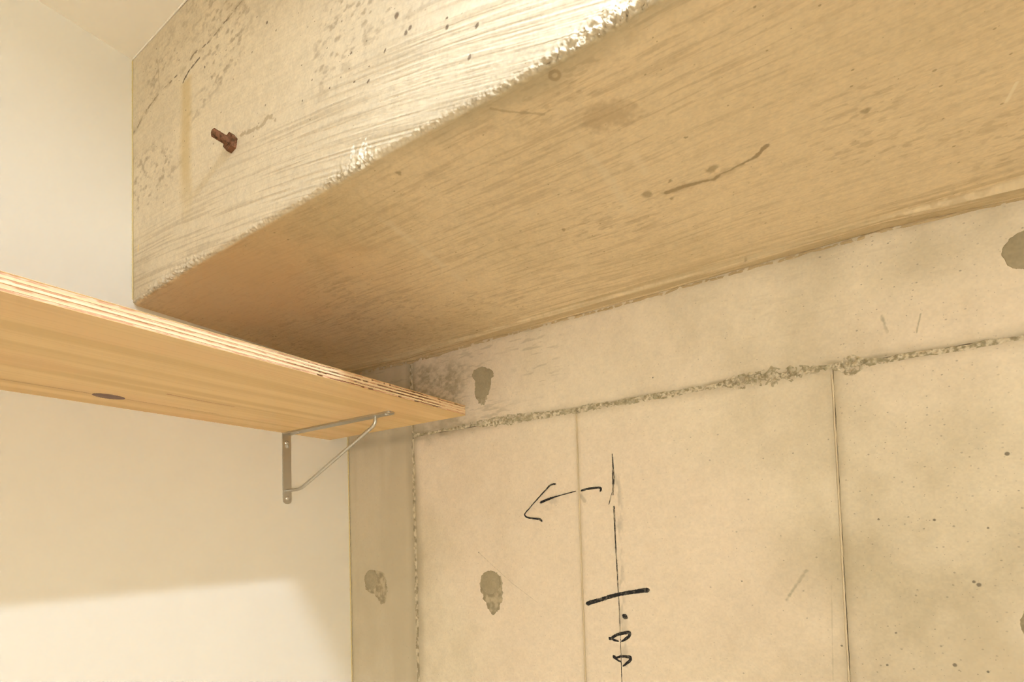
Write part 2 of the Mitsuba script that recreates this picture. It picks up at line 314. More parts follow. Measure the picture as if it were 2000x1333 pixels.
    h = dr.maximum(dots(u, v, .016, .16, .0005, .0018, 71), 0.6 * dots(u + .002, v, .008, .12, .0003, .0009, 81))
    c = mix(c, (0.28, 0.20, 0.10), 0.6 * h)
    # lengthwise slips of the filler board along the wall
    bk = smoothstep(-0.055, -0.018, v)
    c = mix(c, (0.38, 0.285, 0.155), 0.55 * bk * smoothstep(0.42, 0.62, fbm(u * 5.0, v * 240, 2.0, 3)))
    return c
def beam_c(p, n, uv):
    f = 1 - smoothstep(-BD + 0.0012, -BD + 0.0040, p.y + 0.35 * (2.0615 - p.z))
    return soffit_c(p.x, p.y) * (1 - f) + front_c(p.x, p.z) * f
def beam_h(p, n, uv):
    f = 1 - smoothstep(-BD + 0.0012, -BD + 0.0040, p.y + 0.35 * (2.0615 - p.z))
    w, g = grain_front(p.x, p.z)
    low = 1 - smoothstep(2.11, 2.17, p.z - 0.05 * p.x)
    hf = 0.9 * (g - .5) * (0.25 + 0.75 * low) + 0.35 * fbm(p.x * 150, p.z * 150, 1.0, 3)
    ws = p.y - 0.02 * p.x + 0.03 * (fbm(p.x * 4.0, p.y * 6.0, 9.0, 2) - .5)
    hs = 0.40 * fbm(p.x * 28, ws * 420, 5.0, 3) + 0.3 * fbm(p.x * 140, p.y * 140, 1.0, 2)
    return hs * (1 - f) + hf * f
mat('mat_concrete_beam', beam_c, 0.68, 0.35, beam_h, 0.0012, 5e-4)

# ---- plywood
def veneer_c(p, n, uv):
    # flat-cut face veneer, grain along y with a slow cathedral bend
    x = p.x + 0.010 * (fbm(p.x * 9, p.y * 2.6 + 3, 1.0, 2) - .5) * 2
    k = fbm(x * 60, p.y * 2.0, 4.0, 3)
    f = fbm(x * 420, p.y * 9.0, 2.0, 3)
    c = mix((0.56, 0.38, 0.175), (0.63, 0.442, 0.225), smoothstep(0.28, 0.66, k))
    c = mix(c, (0.62, 0.39, 0.20), 0.40 * smoothstep(0.52, 0.72, fbm(p.x * 14, p.y * 7, 9.0, 3)))
    c = mix(c, (0.46, 0.29, 0.13), 0.16 * smoothstep(0.50, 0.70, f))
    # grain swirl that runs into the knot, and a reddish resin streak
    c = mix(c, (0.37, 0.21, 0.085), 0.6 * (1 - smoothstep(.0006, .0032, line(p.x, p.y, [(0.051, -0.62), (0.054, -0.50), (0.0555, -0.43)]))))
    c = mix(c, (0.40, 0.22, 0.09), 0.55 * (1 - smoothstep(.0006, .0026, line(p.x, p.y, [(0.0560, -0.40), (0.0555, -0.33), (0.058, -0.28)]))))
    c = mix(c, (0.36, 0.15, 0.06), 0.65 * (1 - smoothstep(.0005, .0030, line(p.x, p.y, [(0.118, -0.372), (0.1155, -0.325), (0.1165, -0.29)]))) * (0.4 + fbm(p.x * 200, p.y * 40, 1.0, 2)))
    return c
mat('mat_veneer', veneer_c, 0.45, 0.4)
def ply_long_c(p, n, uv):
    k = fbm(p.y * 14, p.z * 900, 3.0, 3)
    return mix((0.69, 0.52, 0.315), (0.80, 0.655, 0.445), smoothstep(.3, .65, k))
def ply_cross_c(p, n, uv):
    k = fbm(p.y * 120, p.z * 500, dr.floor(p.z * 500), 3)
    c = mix((0.54, 0.295, 0.18), (0.72, 0.50, 0.34), smoothstep(.3, .65, k))
    burn = smoothstep(0.49, 0.58, fbm(p.y * 26, dr.floor((p.z - ZS) / 0.0019) * 3.7, 2.0, 2)) * smoothstep(-0.42, -0.26, p.y)
    return mix(c, (0.17, 0.075, 0.04), 0.92 * burn)
mat('mat_ply_long', ply_long_c, 0.6, 0.3)
mat('mat_ply_cross', ply_cross_c, 0.7, 0.2)
mat('mat_knot', lambda p, n, uv: mix((0.10, 0.055, 0.045), (0.20, 0.115, 0.09), fbm(p.x * 500, p.y * 120, 1.0, 3)), 0.5, 0.4)

# ---- metal
def steel(key, rgb, rough):
    scene[key] = {'type': 'twosided', 'bsdf': {'type': 'principled', 'base_color': {'type': 'rgb', 'value': rgb}, 'metallic': 1.0, 'roughness': rough, 'specular': 0.5}}
steel('mat_steel', [0.60, 0.575, 0.53], 0.36)
steel('mat_screw', [0.62, 0.60, 0.57], 0.25)
def rust_c(p, n, uv):
    k = fbm(p.x * 320, p.y * 320, p.z * 320, 3)
    return mix((0.075, 0.036, 0.014), (0.205, 0.092, 0.046), smoothstep(.3, .66, k))
mat('mat_rust', rust_c, 0.75, 0.3, lambda p, n, uv: fbm(p.x * 500, p.y * 500, p.z * 500, 2), 0.0006, 4e-4)
mat('mat_lamp_body', (0.8, 0.8, 0.78), 0.4, 0.4)
mat('mat_ink', lambda p, n, uv: mix((0.012, 0.011, 0.012), (0.10, 0.088, 0.070), smoothstep(0.52, 0.72, fbm(p.x * 420, p.z * 300, 1.0, 3))), 0.55, 0.3)
mat('mat_ink_dry', lambda p, n, uv: mix((0.05, 0.043, 0.036), (0.36, 0.31, 0.235), smoothstep(0.40, 0.66, fbm(p.x * 500, p.z * 240, 1.0, 3))), 0.7, 0.2)

# ================================================================== the room shell
obj('floor', box(-.15, XR + .15, YB - .15, .15, -.1, 0), 'mat_floor', kind='structure', label='light wooden floor of the small room', category='floor')
obj('ceiling', box(-.15, XR + .15, YB - .15, .15, H, H + .1), 'mat_ceiling', kind='structure', label='plain cream painted ceiling above the beam', category='ceiling')
obj('wall_left', box(-.15, 0, YB - .15, .15, 0, H), 'mat_paint', kind='structure', label='smooth cream white painted wall behind the plywood shelf', category='wall')
obj('wall_back', box(0, XR, YB - .15, YB, 0, H), 'mat_paint', kind='structure', label='cream painted wall opposite the concrete wall', category='wall')
obj('wall_far', box(XR, XR + .15, YB - .15, .15, 0, H), 'mat_paint', kind='structure', label='cream painted wall opposite the shelf', category='wall')

# ---- concrete wall: a dark backing with the separately cast panels in front of it
WALL = thing('wall_right', 'bare formed concrete wall with joints, plugged tie holes and marker writing', 'wall', kind='structure')
obj('backing', box(0, XR, .012, .15, 0, H), 'mat_joint_dark', WALL)

def hwall(x, z):
    """how far the cast surface stands proud of y = 0"""
    return 0.0009 * (fb(np.asarray(x) * 7, np.asarray(z) * 7, 3.0, 3, 5) - .5)

def spaced(a, b, fine_lo, fine_hi, df, dc):
    out = [a]
    while out[-1] < b - 1e-9:
        out.append(out[-1] + (df if fine_lo - dc <= out[-1] <= fine_hi else dc))
    out[-1] = b
    if len(out) > 2 and out[-1] - out[-2] < df * .3: out.pop(-2)
    return np.array(out)

def panel(x0, x1, z0, z1, rough, lift, seed, name='concrete_panel', mat_='mat_concrete_wall'):
    """a cast panel: front grid with a wandering arris, sides running back to the backing. rough: arris wander (left, right, bottom, top)"""
    xs = spaced(x0, x1, 0, 1.02, .004, .05); zs = spaced(z0, z1, 1.42, 2.1, .004, .06)
    X, Z = np.meshgrid(xs, zs, indexing='ij')
    y = -hwall(X, Z) - lift
    ch = 0.0012     # small chamfer: the outermost ring is set back
    nu, nv = X.shape
    ed = np.zeros_like(y); ed[0] = ed[-1] = 1; ed[:, 0] = ed[:, -1] = 1
    y = y + ed * ch
    X = X.copy(); Z = Z.copy()
    l, r, b, t = rough
    def wob(q, s): return fb(q * 90, np.zeros_like(q), s, 3, seed) - .5
    X[0] += l * 2 * wob(zs, 1.1); X[-1] += r * 2 * wob(zs, 2.1)
    Z[:, 0] += b * 2 * wob(xs, 3.1); Z[:, -1] += t * 2 * wob(xs, 4.1)
    v = [np.stack([X, y, Z], -1).reshape(-1, 3)]; f = [grid_faces(nu, nv)]
    ring = np.concatenate([np.arange(nu) * nv, (nu - 1) * nv + np.arange(1, nv), (np.arange(nu - 2, -1, -1)) * nv + nv - 1, np.arange(nv - 2, 0, -1)])
    back = v[0][ring].copy(); back[:, 1] = 0.012
    o = len(v[0]); k = len(ring); i = np.arange(k); j = (i + 1) % k
    v.append(back); f.append(np.vstack([np.stack([ring[i], o + i, o + j], 1), np.stack([ring[i], o + j, ring[j]], 1)]))
    return obj(name, (np.vstack(v), np.vstack(f)), mat_, WALL, smooth=25)

G = 0.0007
TOP = 2.042
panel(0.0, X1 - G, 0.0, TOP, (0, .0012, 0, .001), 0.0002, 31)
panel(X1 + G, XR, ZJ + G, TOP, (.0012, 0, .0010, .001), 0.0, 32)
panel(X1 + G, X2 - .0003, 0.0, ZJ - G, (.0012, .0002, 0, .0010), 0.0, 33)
panel(X2 + .0003, X3 - .0003, 0.0, ZJ - G, (.0002, .0003, 0, .0010), 0.0005, 34)
panel(X3 + .0002, 1.1130, 0.0, ZJ - G, (.0003, .0003, 0, .0008), 0.0, 35)
panel(1.1136, 1.4280, 0.0, ZJ - G, (.0003, .0003, 0, .0008), 0.0003, 36)
panel(1.4286, XR, 0.0, ZJ - G, (.0003, 0, 0, .0008), 0.0, 37)

# ---- crusty mortar that leaked through the form joints: thin height-field strips lying on the surface
def crust(path, half, amp, seed, name, label=None, step=.0007, mat_='mat_crust', wobble=.0016, bulge=(), thresh=.60, freq=330):
    """path: [(x, z), ...]; half: half width (number or function of arc length); amp: height of the crumbs"""
    path = np.array(path, float)
    s = np.r_[0, np.cumsum(np.linalg.norm(np.diff(path, axis=0), axis=1))]
    L = s[-1]; u = np.linspace(0, L, max(8, int(L / step)))
    cx, cz = np.interp(u, s, path[:, 0]), np.interp(u, s, path[:, 1])
    wob = wobble * (fb(u * 60, u * 0, 1.0, 3, seed) - .5) * 2
    tx, tz = np.gradient(cx), np.gradient(cz); n = np.hypot(tx, tz); tx, tz = tx / n, tz / n
    hw = np.full_like(u, half)
    am = np.full_like(u, amp)
    for at, wd, extra, ea in bulge:
        k = np.exp(-((u - at) / wd) ** 2); hw += extra * k; am += ea * k
    hw *= 0.55 + 0.9 * fb(u * 75, u * 0, 2.0, 3, seed + 1)
    W = max(9, int(2 * (half + max([0] + [b[2] for b in bulge])) / step))
    t = np.linspace(-1, 1, W)
    U, V = np.meshgrid(u, t, indexing='ij')
    off = V * hw[:, None] + wob[:, None]
    X = cx[:, None] - tz[:, None] * off; Z = cz[:, None] + tx[:, None] * off
    k = fb(X * freq, Z * freq, 3.0, 3, seed + 2)
    k2 = 1 - np.abs(2 * fb(X * freq * .55, Z * freq * .55, 7.0, 2, seed + 4) - 1)
    h = am[:, None] * np.clip((k * .7 + k2 * .4 - thresh) * 2.6, -0.25, 1.3) * (1 - V ** 4)
    y = -hwall(X, Z) - h + 0.0011 * (np.abs(V) > .97)
    return obj(name, (np.stack([X, y, Z], -1).reshape(-1, 3), grid_faces(len(u), W)), mat_, WALL, smooth=40, label=label)

jz = [(X1 + .002, 1.9026), (0.3003, 1.9045), (0.4828, 1.9000), (0.6628, 1.9022), (0.797, 1.9018), (0.8063, 1.9005), (0.9537, 1.8992)]
crust(jz[:3], .0044, .0024, 71, 'joint_crust', bulge=[(.19, .05, .0030, .0008), (.06, .05, -.0022, -.0008)])
crust(jz[2:5], .0042, .0030, 72, 'joint_crust', bulge=[(.245, .03, .0075, .0022), (.215, .012, .004, .002), (.28, .02, .003, .001), (.02, .05, .0012, .0004)])
crust(jz[4:7], .0030, .0024, 73, 'joint_crust', bulge=[(.018, .013, .0090, .0026)])
crust([(1.0, 1.8990), (1.6, 1.9015)], .0026, .0016, 74, 'joint_crust', step=.002)
crust([(X1 - .0003, 1.44), (X1 + .0004, 1.60), (X1 - .0006, 1.75), (X1, 1.897)], .0030, .0020, 75, 'joint_crust', mat_='mat_crust_dark', bulge=[(.20, .02, .0018, .0005), (.38, .03, .0012, .0004)])
crust([(X1, 1.907), (X1 - .0004, 2.030)], .0034, .0020, 76, 'joint_crust', mat_='mat_crust_dark')
crust([(0.03, 2.0385), (0.17, 2.0335), (0.30, 2.0352)], .0034, .0018, 79, 'joint_crust', mat_='mat_slip', freq=200, thresh=.55)
crust([(0.30, 2.0352), (0.62, 2.0350), (0.85, 2.0378), (0.98, 2.0322)], .0022, .0011, 80, 'joint_crust', mat_='mat_slip', freq=200, thresh=.55)
# thin pale cement fins in the two fine vertical joints
crust([(X2, 1.44), (X2 - .0004, 1.66), (X2 + .0002, 1.8955)], .0010, .0012, 77, 'cement_fin', wobble=.0004, mat_='mat_fin', thresh=.05, freq=70, step=.0006)
crust([(X3 - .0016, 1.44), (X3 - .0014, 1.66), (X3 - .0012, 1.8935)], .0011, .0009, 78, 'cement_fin', wobble=.0004, mat_='mat_fin', thresh=.05, freq=70, step=.0006)

# ---- mortar plugs in the form-tie holes
def blob(points, seed, lift, name, mat_, jag=.0010, label=None, dome=.0003):
    """a thin patch of mortar with a ragged outline"""
    p = np.array(points, float); n = 96
    q = np.vstack([p, p[:1]]); s = np.r_[0, np.cumsum(np.linalg.norm(np.diff(q, axis=0), axis=1))]
    u = np.linspace(0, s[-1], n, endpoint=False)
    x, z = np.interp(u, s, q[:, 0]), np.interp(u, s, q[:, 1])
    c = np.array([x.mean(), z.mean()]); d = np.hypot(x - c[0], z - c[1])
    k = 1 + jag / d * (fb(u * 300, u * 0, 1.0, 3, seed) - .5) * 4
    x, z = c[0] + (x - c[0]) * k, c[1] + (z - c[1]) * k
    rr = np.array([0, .3, .6, .85, .96, 1.0]); V = []; F = []
    for r in rr: V.append(np.stack([c[0] + (x - c[0]) * r, 0 * x, c[1] + (z - c[1]) * r], 1))
    V = np.vstack(V); R = np.repeat(rr, n)
    V[:, 1] = -hwall(V[:, 0], V[:, 2]) - (lift + dome * (1 - R ** 2) + .00025 * (fb(V[:, 0] * 200, V[:, 2] * 200, 2.0, 2, seed) - .5)) * (R < .99) + .0004 * (R > .99)
    for a in range(len(rr) - 1):
        i = np.arange(n); j = (i + 1) % n
        F += [np.stack([a * n + i, (a + 1) * n + i, (a + 1) * n + j], 1), np.stack([a * n + i, (a + 1) * n + j, a * n + j], 1)]
    m = trimesh.Trimesh(V, np.vstack(F), process=False)
    if m.face_normals[:, 1].mean() > 0: m.invert()
    return obj(name, m, mat_, WALL, smooth=40, label=label)
def disc(cx, cz, r, n=40, sz=1.0): return [(cx + r * math.cos(a), cz + sz * r * math.sin(a)) for a in np.linspace(0, 2 * math.pi, n, endpoint=False)]
blob([(0.036, 1.632), (0.042, 1.650), (0.060, 1.668), (0.080, 1.668), (0.094, 1.658), (0.099, 1.635), (0.094, 1.612), (0.083, 1.603), (0.070, 1.618), (0.055, 1.626)], 91, .00025, 'mortar_smear', 'mat_mortar_smear', .002)
blob(disc(0.0558, 1.650, .0182), 92, .0006, 'tie_hole_plug', 'mat_mortar', .0006, label='grey mortar plug in the strip beside the white wall')
blob([(0.304, 1.645), (0.309, 1.628), (0.318, 1.611), (0.328, 1.598), (0.338, 1.609), (0.348, 1.628), (0.349, 1.652), (0.342, 1.664), (0.326, 1.672), (0.308, 1.664)], 93, .00025, 'mortar_smear', 'mat_mortar_smear', .002)
blob(disc(0.3240, 1.652, .0188), 94, .0006, 'tie_hole_plug', 'mat_mortar', .0006, label='grey mortar plug left of the arrow, with a drip below')
blob([(0.306, 1.955), (0.311, 1.936), (0.318, 1.931), (0.3265, 1.938), (0.331, 1.955)], 95, .0002, 'mortar_smear', 'mat_mortar_smear', .002)
blob([(0.3033, 1.993), (0.3208, 1.9965), (0.3410, 1.9850), (0.3433, 1.975), (0.3375, 1.9735), (0.3362, 1.9589), (0.3320, 1.9482), (0.3200, 1.9412), (0.3040, 1.9506), (0.3058, 1.9738), (0.2988, 1.9836)], 96, .0006, 'tie_hole_plug', 'mat_mortar', .0008, label='shield-shaped grey mortar patch above the shelf end')
blob(disc(0.9610, 1.9830, .0190), 97, .0006, 'tie_hole_plug', 'mat_mortar', .0005, label='round grey mortar plug at the right edge of the upper band')
blob(disc(0.957, 1.628, .020, sz=1.25), 98, .0003, 'tie_hole_plug', 'mat_mortar_smear', .0006, label='pale brown mortar plug at the lower right edge')

# ---- marker and chalk-line marks on the concrete
def stroke(name, pts, w, mat_, seed, label=None, jitter=.18, parts=None):
    """an ink stroke on the concrete: widths w (one or one per point)"""
    p = np.array(pts, float)
    w = np.broadcast_to(np.array(w, float), len(p))
    s = np.r_[0, np.cumsum(np.linalg.norm(np.diff(p, axis=0), axis=1))]
    from scipy.interpolate import PchipInterpolator
    u = np.linspace(0, s[-1], max(6, int(s[-1] / .0008)))
    x, z, ww = PchipInterpolator(s, p[:, 0])(u), PchipInterpolator(s, p[:, 1])(u), np.interp(u, s, w)
    tx, tz = np.gradient(x), np.gradient(z); n = np.hypot(tx, tz) + 1e-12; tx, tz = tx / n, tz / n
    a = ww / 2 * (1 + jitter * 2 * (fb(u * 700, u * 0, 1., 2, seed) - .5)); b = ww / 2 * (1 + jitter * 2 * (fb(u * 700, u * 0, 5., 2, seed) - .5))
    cap = np.sqrt(np.clip(np.minimum(u, s[-1] - u) / (.5 * ww + 1e-9), 0.08, 1)); a, b = a * cap, b * cap
    V = []
    for side, k in ((1, a), (-1, b)):
        X, Z = x - side * tz * k, z + side * tx * k
        V.append(np.stack([X, -hwall(X, Z) - LIFT, Z], 1))
    V = np.vstack(V); m = len(u); i = np.arange(m - 1)
    F = np.vstack([np.stack([i, i + 1, m + i + 1], 1), np.stack([i, m + i + 1, m + i], 1)])
    return V, F
LIFT = .0009
def marks(name, strokes, mat_, label):
    V, F, o = [], [], 0
    for k, (pts, w) in enumerate(strokes):
        v, f = stroke(name, pts, w, mat_, 100 + 7 * k + len(name))
        V.append(v); F.append(f + o); o += len(v)
    return obj(name, (np.vstack(V), np.vstack(F)), mat_, WALL, label=label)
marks('hook_mark', [([(0.4467, 1.7976), (0.4397, 1.7971), (0.4299, 1.7901), (0.4145, 1.777), (0.4005, 1.7642), (0.3919, 1.7549), (0.3954, 1.7514), (0.406, 1.7491), (0.4185, 1.7471), (0.4218, 1.7436)],
                     [.0026, .0025, .0020, .0016, .0014, .0018, .0022, .0025, .0032, .0029])], 'mat_ink', 'hooked black marker stroke, the left half of an arrow head')
marks('arrow_shaft', [([(0.4190, 1.7716), (0.4337, 1.7761), (0.4511, 1.7801), (0.4790, 1.7848)], [.0038, .0034, .0016, .0012]),
                      ([(0.4862, 1.7848), (0.4982, 1.787), (0.5127, 1.7876), (0.5170, 1.7857), (0.5153, 1.7815)], [.0029, .0031, .0029, .0036, .0024])], 'mat_ink', 'black marker stroke crossing the fine joint, ending in a small hook')
marks('upright_wedge', [([(0.5353, 1.8330), (0.5359, 1.8158), (0.5358, 1.8015), (0.535, 1.7873), (0.5343, 1.7754)], [.0006, .0022, .0036, .0026, .0012]),
                        ([(0.5334, 1.7802), (0.5309, 1.7733), (0.5277, 1.7627)], [.0008, .0011, .0012])], 'mat_ink_dry', 'faded tapering tip at the top of the upright line')
marks('upright_line', [([(0.5350, 1.7610), (0.5353, 1.7139), (0.5362, 1.6622), (0.537, 1.6155), (0.5371, 1.5784), (0.5366, 1.5245), (0.5364, 1.46)], [.0024, .0018, .0014, .0011, .0009, .0009, .0010])], 'mat_ink_dry', 'long thin dark upright line through the writing')
marks('cross_bar', [([(0.4878, 1.6263), (0.5078, 1.6324), (0.536, 1.6411), (0.5607, 1.646), (0.5800, 1.6489)], [.0060, .0052, .0050, .0052, .0068])], 'mat_ink', 'thick black bar across the upright line')
marks('dot_mark', [([(0.5412, 1.6147), (0.5480, 1.6098)], [.0068, .0070])], 'mat_ink', 'short thick black tick below the bar')
marks('loop_mark', [([(0.5206, 1.5831), (0.524, 1.5792)], [.0049, .0041]), ([(0.5236, 1.5815), (0.5364, 1.5885), (0.5495, 1.5916), (0.5503, 1.5887), (0.5447, 1.5825), (0.5379, 1.5785)], [.0035, .0041, .0046, .0043, .0038, .0022]),
                    ([(0.5230, 1.5817), (0.5298, 1.5792), (0.535, 1.5782)], [.0035, .0030, .0019])], 'mat_ink', 'upper looped black numeral on the upright line')
marks('loop_mark', [([(0.5253, 1.5587), (0.5300, 1.5545)], [.0049, .0035]), ([(0.5295, 1.5557), (0.5401, 1.5588), (0.5500, 1.5590), (0.5500, 1.5561), (0.5446, 1.5503), (0.5388, 1.5455)], [.0027, .0032, .0043, .0043, .0035, .0019]),
                    ([(0.5281, 1.5555), (0.5324, 1.5529), (0.5373, 1.5513)], [.0027, .0024, .0016])], 'mat_ink', 'lower looped black numeral on the upright line')

# ================================================================== the concrete beam
BEAM = thing('concrete_beam', 'rough bare concrete beam with a chipped lower edge and wood-grain print under the ceiling', 'beam')
def beam_body():
    xs = np.concatenate([np.arange(0, .80, .0009), np.arange(.80, 1.05, .003), np.arange(1.05, XR, .04), [XR]])
    zf = np.interp(xs, [0, .03, .14, .36, .49, .60, .655, .70, .72, XR], [2.0545, 2.0565, 2.0620, 2.0625, 2.0652, 2.0602, 2.0601, 2.0618, 2.0635, 2.064])    # lower front arris
    zb = np.interp(xs, [0, .15, XR], [2.0465, 2.0405, 2.0405])                                                                                           # soffit at the wall
    zst = np.interp(xs, [0, .17, .32, .62, .85, .96, XR], [2.0435, 2.0352, 2.0372, 2.0366, 2.0398, 2.0335, 2.0335])                                       # filler slip at the wall
    # parameters across: (kind, amount)
    tf = np.concatenate([np.linspace(2.4, 2.115, 30, endpoint=False) - 2.062, np.linspace(.053, .020, 14, endpoint=False), np.linspace(.020, 0, 21)])
    ts = np.concatenate([np.linspace(0, .024, 21)[1:], np.linspace(.024, .060, 14)[1:], np.linspace(.060, .330, 40)[1:], np.array([.335, .3395, .3405, .3420, .3440, .350, .356, .362])])
    n1, n2 = len(tf), len(ts)
    P = np.zeros((len(xs), n1 + n2, 3))
    P[:, :, 0] = xs[:, None]
    top = tf / tf[0]
    P[:, :n1, 1] = -BD
    P[:, :n1, 2] = zf[:, None] + tf[None] * ((H + .0005 - zf) / tf[0])[:, None]
    y = -BD + ts
    P[:, n1:, 1] = y[None]
    zz = zf[:, None] + (zb - zf)[:, None] * (ts / BD)[None]
    stp = sstep(.3390, .3425, ts)
    P[:, n1:, 2] = zz * (1 - stp) + zst[:, None] * stp
    # distance from the arris, signed: negative on the front face
    d = np.concatenate([-tf, ts])[None] + 0 * xs[:, None]
    X = xs[:, None] + 0 * d
    # worn rounding of the arris
    r = .0035 + .003 * fb(X * 40, 0 * X, 1.0, 3, 41)
    k = np.clip(1 - np.abs(d) / r, 0, 1) ** 2 * r * .42
    P[:, :, 1] += k * .75; P[:, :, 2] += k * .75
    # ragged cement burr along the arris: tooth-like crumbs
    lump = np.zeros_like(X)
    for at, wd, am in ((.04, .03, .7), (.085, .05, 1.2), (.125, .035, 1.5), (.17, .02, .8), (.43, .035, 1.0), (.455, .015, 1.2), (.70, .05, 1.7), (.30, .02, .5), (.60, .1, .35)):
        lump += am * np.exp(-((X - at) / wd) ** 2)
    lump += .45
    wf = np.where(d < 0, np.exp(-(d / (.0024 + .0040 * np.minimum(lump, 2))) ** 2), np.exp(-(d / .0036) ** 2))
    crumbs = fb(X * 330, d * 280 + 9, 2.0, 3, 43) - .50
    teeth = fb((X + .5 * d) * 420, d * 70 + 3, 5.0, 2, 47) - .5
    disp = .0036 * wf * np.minimum(lump, 2.0) * (crumbs * 1.1 + teeth * .9)
    ang = np.where(d < 0, 0.35, 0.8)            # push outwards: mostly along -y on the front, down on the soffit
    P[:, :, 1] -= disp * np.cos(ang); P[:, :, 2] -= disp * np.sin(ang)
    # shallow waviness of the cast faces
    wv = .0016 * (fb(X * 6, d * 8, 4.0, 3, 51) - .5) * (1 - np.exp(-(d / .03) ** 2))
    P[:, :n1, 1] -= wv[:, :n1]; P[:, n1:, 2] -= wv[:, n1:]
    # rough slips of the filler board along the wall
    ro = .0016 * (fb(X * 18, d * 500, 6.0, 3, 53) - .5) * sstep(.31, .335, d)
    P[:, n1:, 2] -= ro[:, n1:]
    P[:, 0, 2] = H; P[:, -1, 1] = .0119
    P[0, :, 0] = 0
    nx, ny = P.shape[:2]
    f = grid_faces(nx, ny)
    v = P.reshape(-1, 3)
    # end caps and back
    cap_pts = np.array([[0, .0119, H], [XR, .0119, H]])
    o = len(v); v = np.vstack([v, cap_pts])
    j = np.arange(ny - 1)
    f0 = np.stack([j, j + 1, np.full_like(j, o)], 1); f1 = np.stack([(nx - 1) * ny + j + 1, (nx - 1) * ny + j, np.full_like(j, o + 1)], 1)
    i = np.arange(nx - 1)
    bk = np.vstack([np.stack([i * ny + ny - 1, (i + 1) * ny + ny - 1, np.full_like(i, o)], 1)])
    bk2 = np.array([[(nx - 1) * ny + ny - 1, o + 1, o]])
    tp = np.stack([(i + 1) * ny, i * ny, np.full_like(i, o)], 1); tp2 = np.array([[o + 1, (nx - 1) * ny, o]])
    m = trimesh.Trimesh(v, np.vstack([f, f0, f1, bk, bk2, tp, tp2]), process=False)
    g = m.face_normals[(np.abs(m.triangles_center[:, 1] + BD) < .003) & (m.triangles_center[:, 2] > 2.2)][:, 1].mean()
    if g > 0: m.invert()
    return m
obj('body', beam_body(), 'mat_concrete_beam', BEAM, smooth=60)

# thin lines of paint-edge caulk where the cream paint meets bare concrete
def bead(p0, p1, r): 
    p = np.linspace(p0, p1, 24); return tube(p, r, 8)
def bead_any(p0, p1, r):
    a, b = np.array(p0, float), np.array(p1, float)
    s = m3.Manifold.batch_hull([m3.Manifold.sphere(r, 8).translate(tuple(a)), m3.Manifold.sphere(r, 8).translate(tuple(b))])
    return tm(s)
obj('caulk_line', bead_any((0.0002, -.0012, 0.01), (0.0002, -.0012, 2.030), .0011), 'mat_caulk', 'wall_left', smooth=True, label='thin ochre caulk line down the corner')
obj('caulk_line', bead_any((0.0002, -BD - .0006, 2.062), (0.0002, -BD - .0006, 2.398), .0010), 'mat_caulk', 'wall_left', smooth=True, label='thin ochre caulk line beside the beam')
obj('caulk_line', bead_any((0.002, -BD - .0008, H - .0002), (1.6, -BD - .0008, H - .0002), .0009), 'mat_paint', 'ceiling', smooth=True, label='pale caulk line between ceiling and beam')

# ================================================================== rusty bolt in the beam
BOLT = thing('anchor_bolt', 'rusty threaded bolt stub with a hex nut sticking out of the beam face', 'bolt')
bx_, bz_ = 0.2465, 2.1735
def shaft():
    n, ny = 20, 60; P = []
    for k in range(ny):
        yy = -BD + .004 - .0265 * k / (ny - 1)
        r = .0046 + .00028 * math.sin(k * 1.9) - (.0009 if k > ny - 3 else 0)
        for a in np.linspace(0, 2 * np.pi, n, endpoint=False): P.append((bx_ + r * math.cos(a), yy, bz_ + r * math.sin(a)))
    P = np.array(P); F = []
    for k in range(ny - 1):
        for a in range(n):
            b = (a + 1) % n; F += [(k * n + a, k * n + b, (k + 1) * n + b), (k * n + a, (k + 1) * n + b, (k + 1) * n + a)]
    P = np.vstack([P, P[-n:].mean(0) - [0, .0006, 0], P[:n].mean(0)]); c = len(P) - 2
    for a in range(n):
        b = (a + 1) % n; F += [((ny - 1) * n + a, (ny - 1) * n + b, c), (b, a, c + 1)]
    m = trimesh.Trimesh(P, np.array(F), process=False); m.fix_normals(); return m
obj('shaft', shaft(), 'mat_rust', BOLT, smooth=50)
def nut():
    hexa = m3.Manifold.cylinder(.0062, .0100, .0100, 6)
    dome = m3.Manifold.sphere(.0118, 48).translate((0, 0, .0018))
    hole = m3.Manifold.cylinder(.02, .0049, .0049, 28).translate((0, 0, -.005))
    ring = (hexa ^ dome) - hole
    ring = ring.rotate((0, 0, 12)).rotate((90, 0, 0)).translate((bx_, -BD + .0004, bz_))      # axis z -> -y
    return tm(ring)
obj('hex_nut', nut(), 'mat_rust', BOLT, smooth=25)

# ================================================================== plywood shelf
SHELF = thing('plywood_shelf', 'pale plywood shelf board with striped edge and a dark knot, fixed to the cream wall', 'shelf')
Y0, Y1 = -1.55, -SGAP
nl = 7; face = .0009; core = (ST - 2 * face) / nl
z = ZS
obj('face_veneer', rbox(0.0002, SD + .0003, Y0, Y1, z, z + face, .0004), 'mat_veneer', SHELF, smooth=30, label='honey-coloured face veneer of the underside'); z += face
offs = [-.0003, .0002, -.0006, .0003, -.0005, .0001, -.0003]
for k in range(nl):
    cross = k % 2 == 0
    b = box(0.0006, SD + offs[k], Y0 + .0006, Y1 - .0006, z, z + core)
    if cross:       # open gaps in the cross plies, as in cheap plywood
        m = m3.Manifold(m3.Mesh(np.array(b.vertices, np.float32), np.array(b.faces, np.uint32)))
        for g in range(9):
            gy = -0.31 + RNG.random() * .25 if g < 8 else -0.9 + RNG.random() * .25; gl = .002 + .007 * RNG.random()
            m = m - m3.Manifold.cube((.012, gl, core + .001)).translate((SD - .005, gy, z - .0005))
        b = tm(m)
    obj('ply', b, 'mat_ply_cross' if cross else 'mat_ply_long', SHELF); z += core
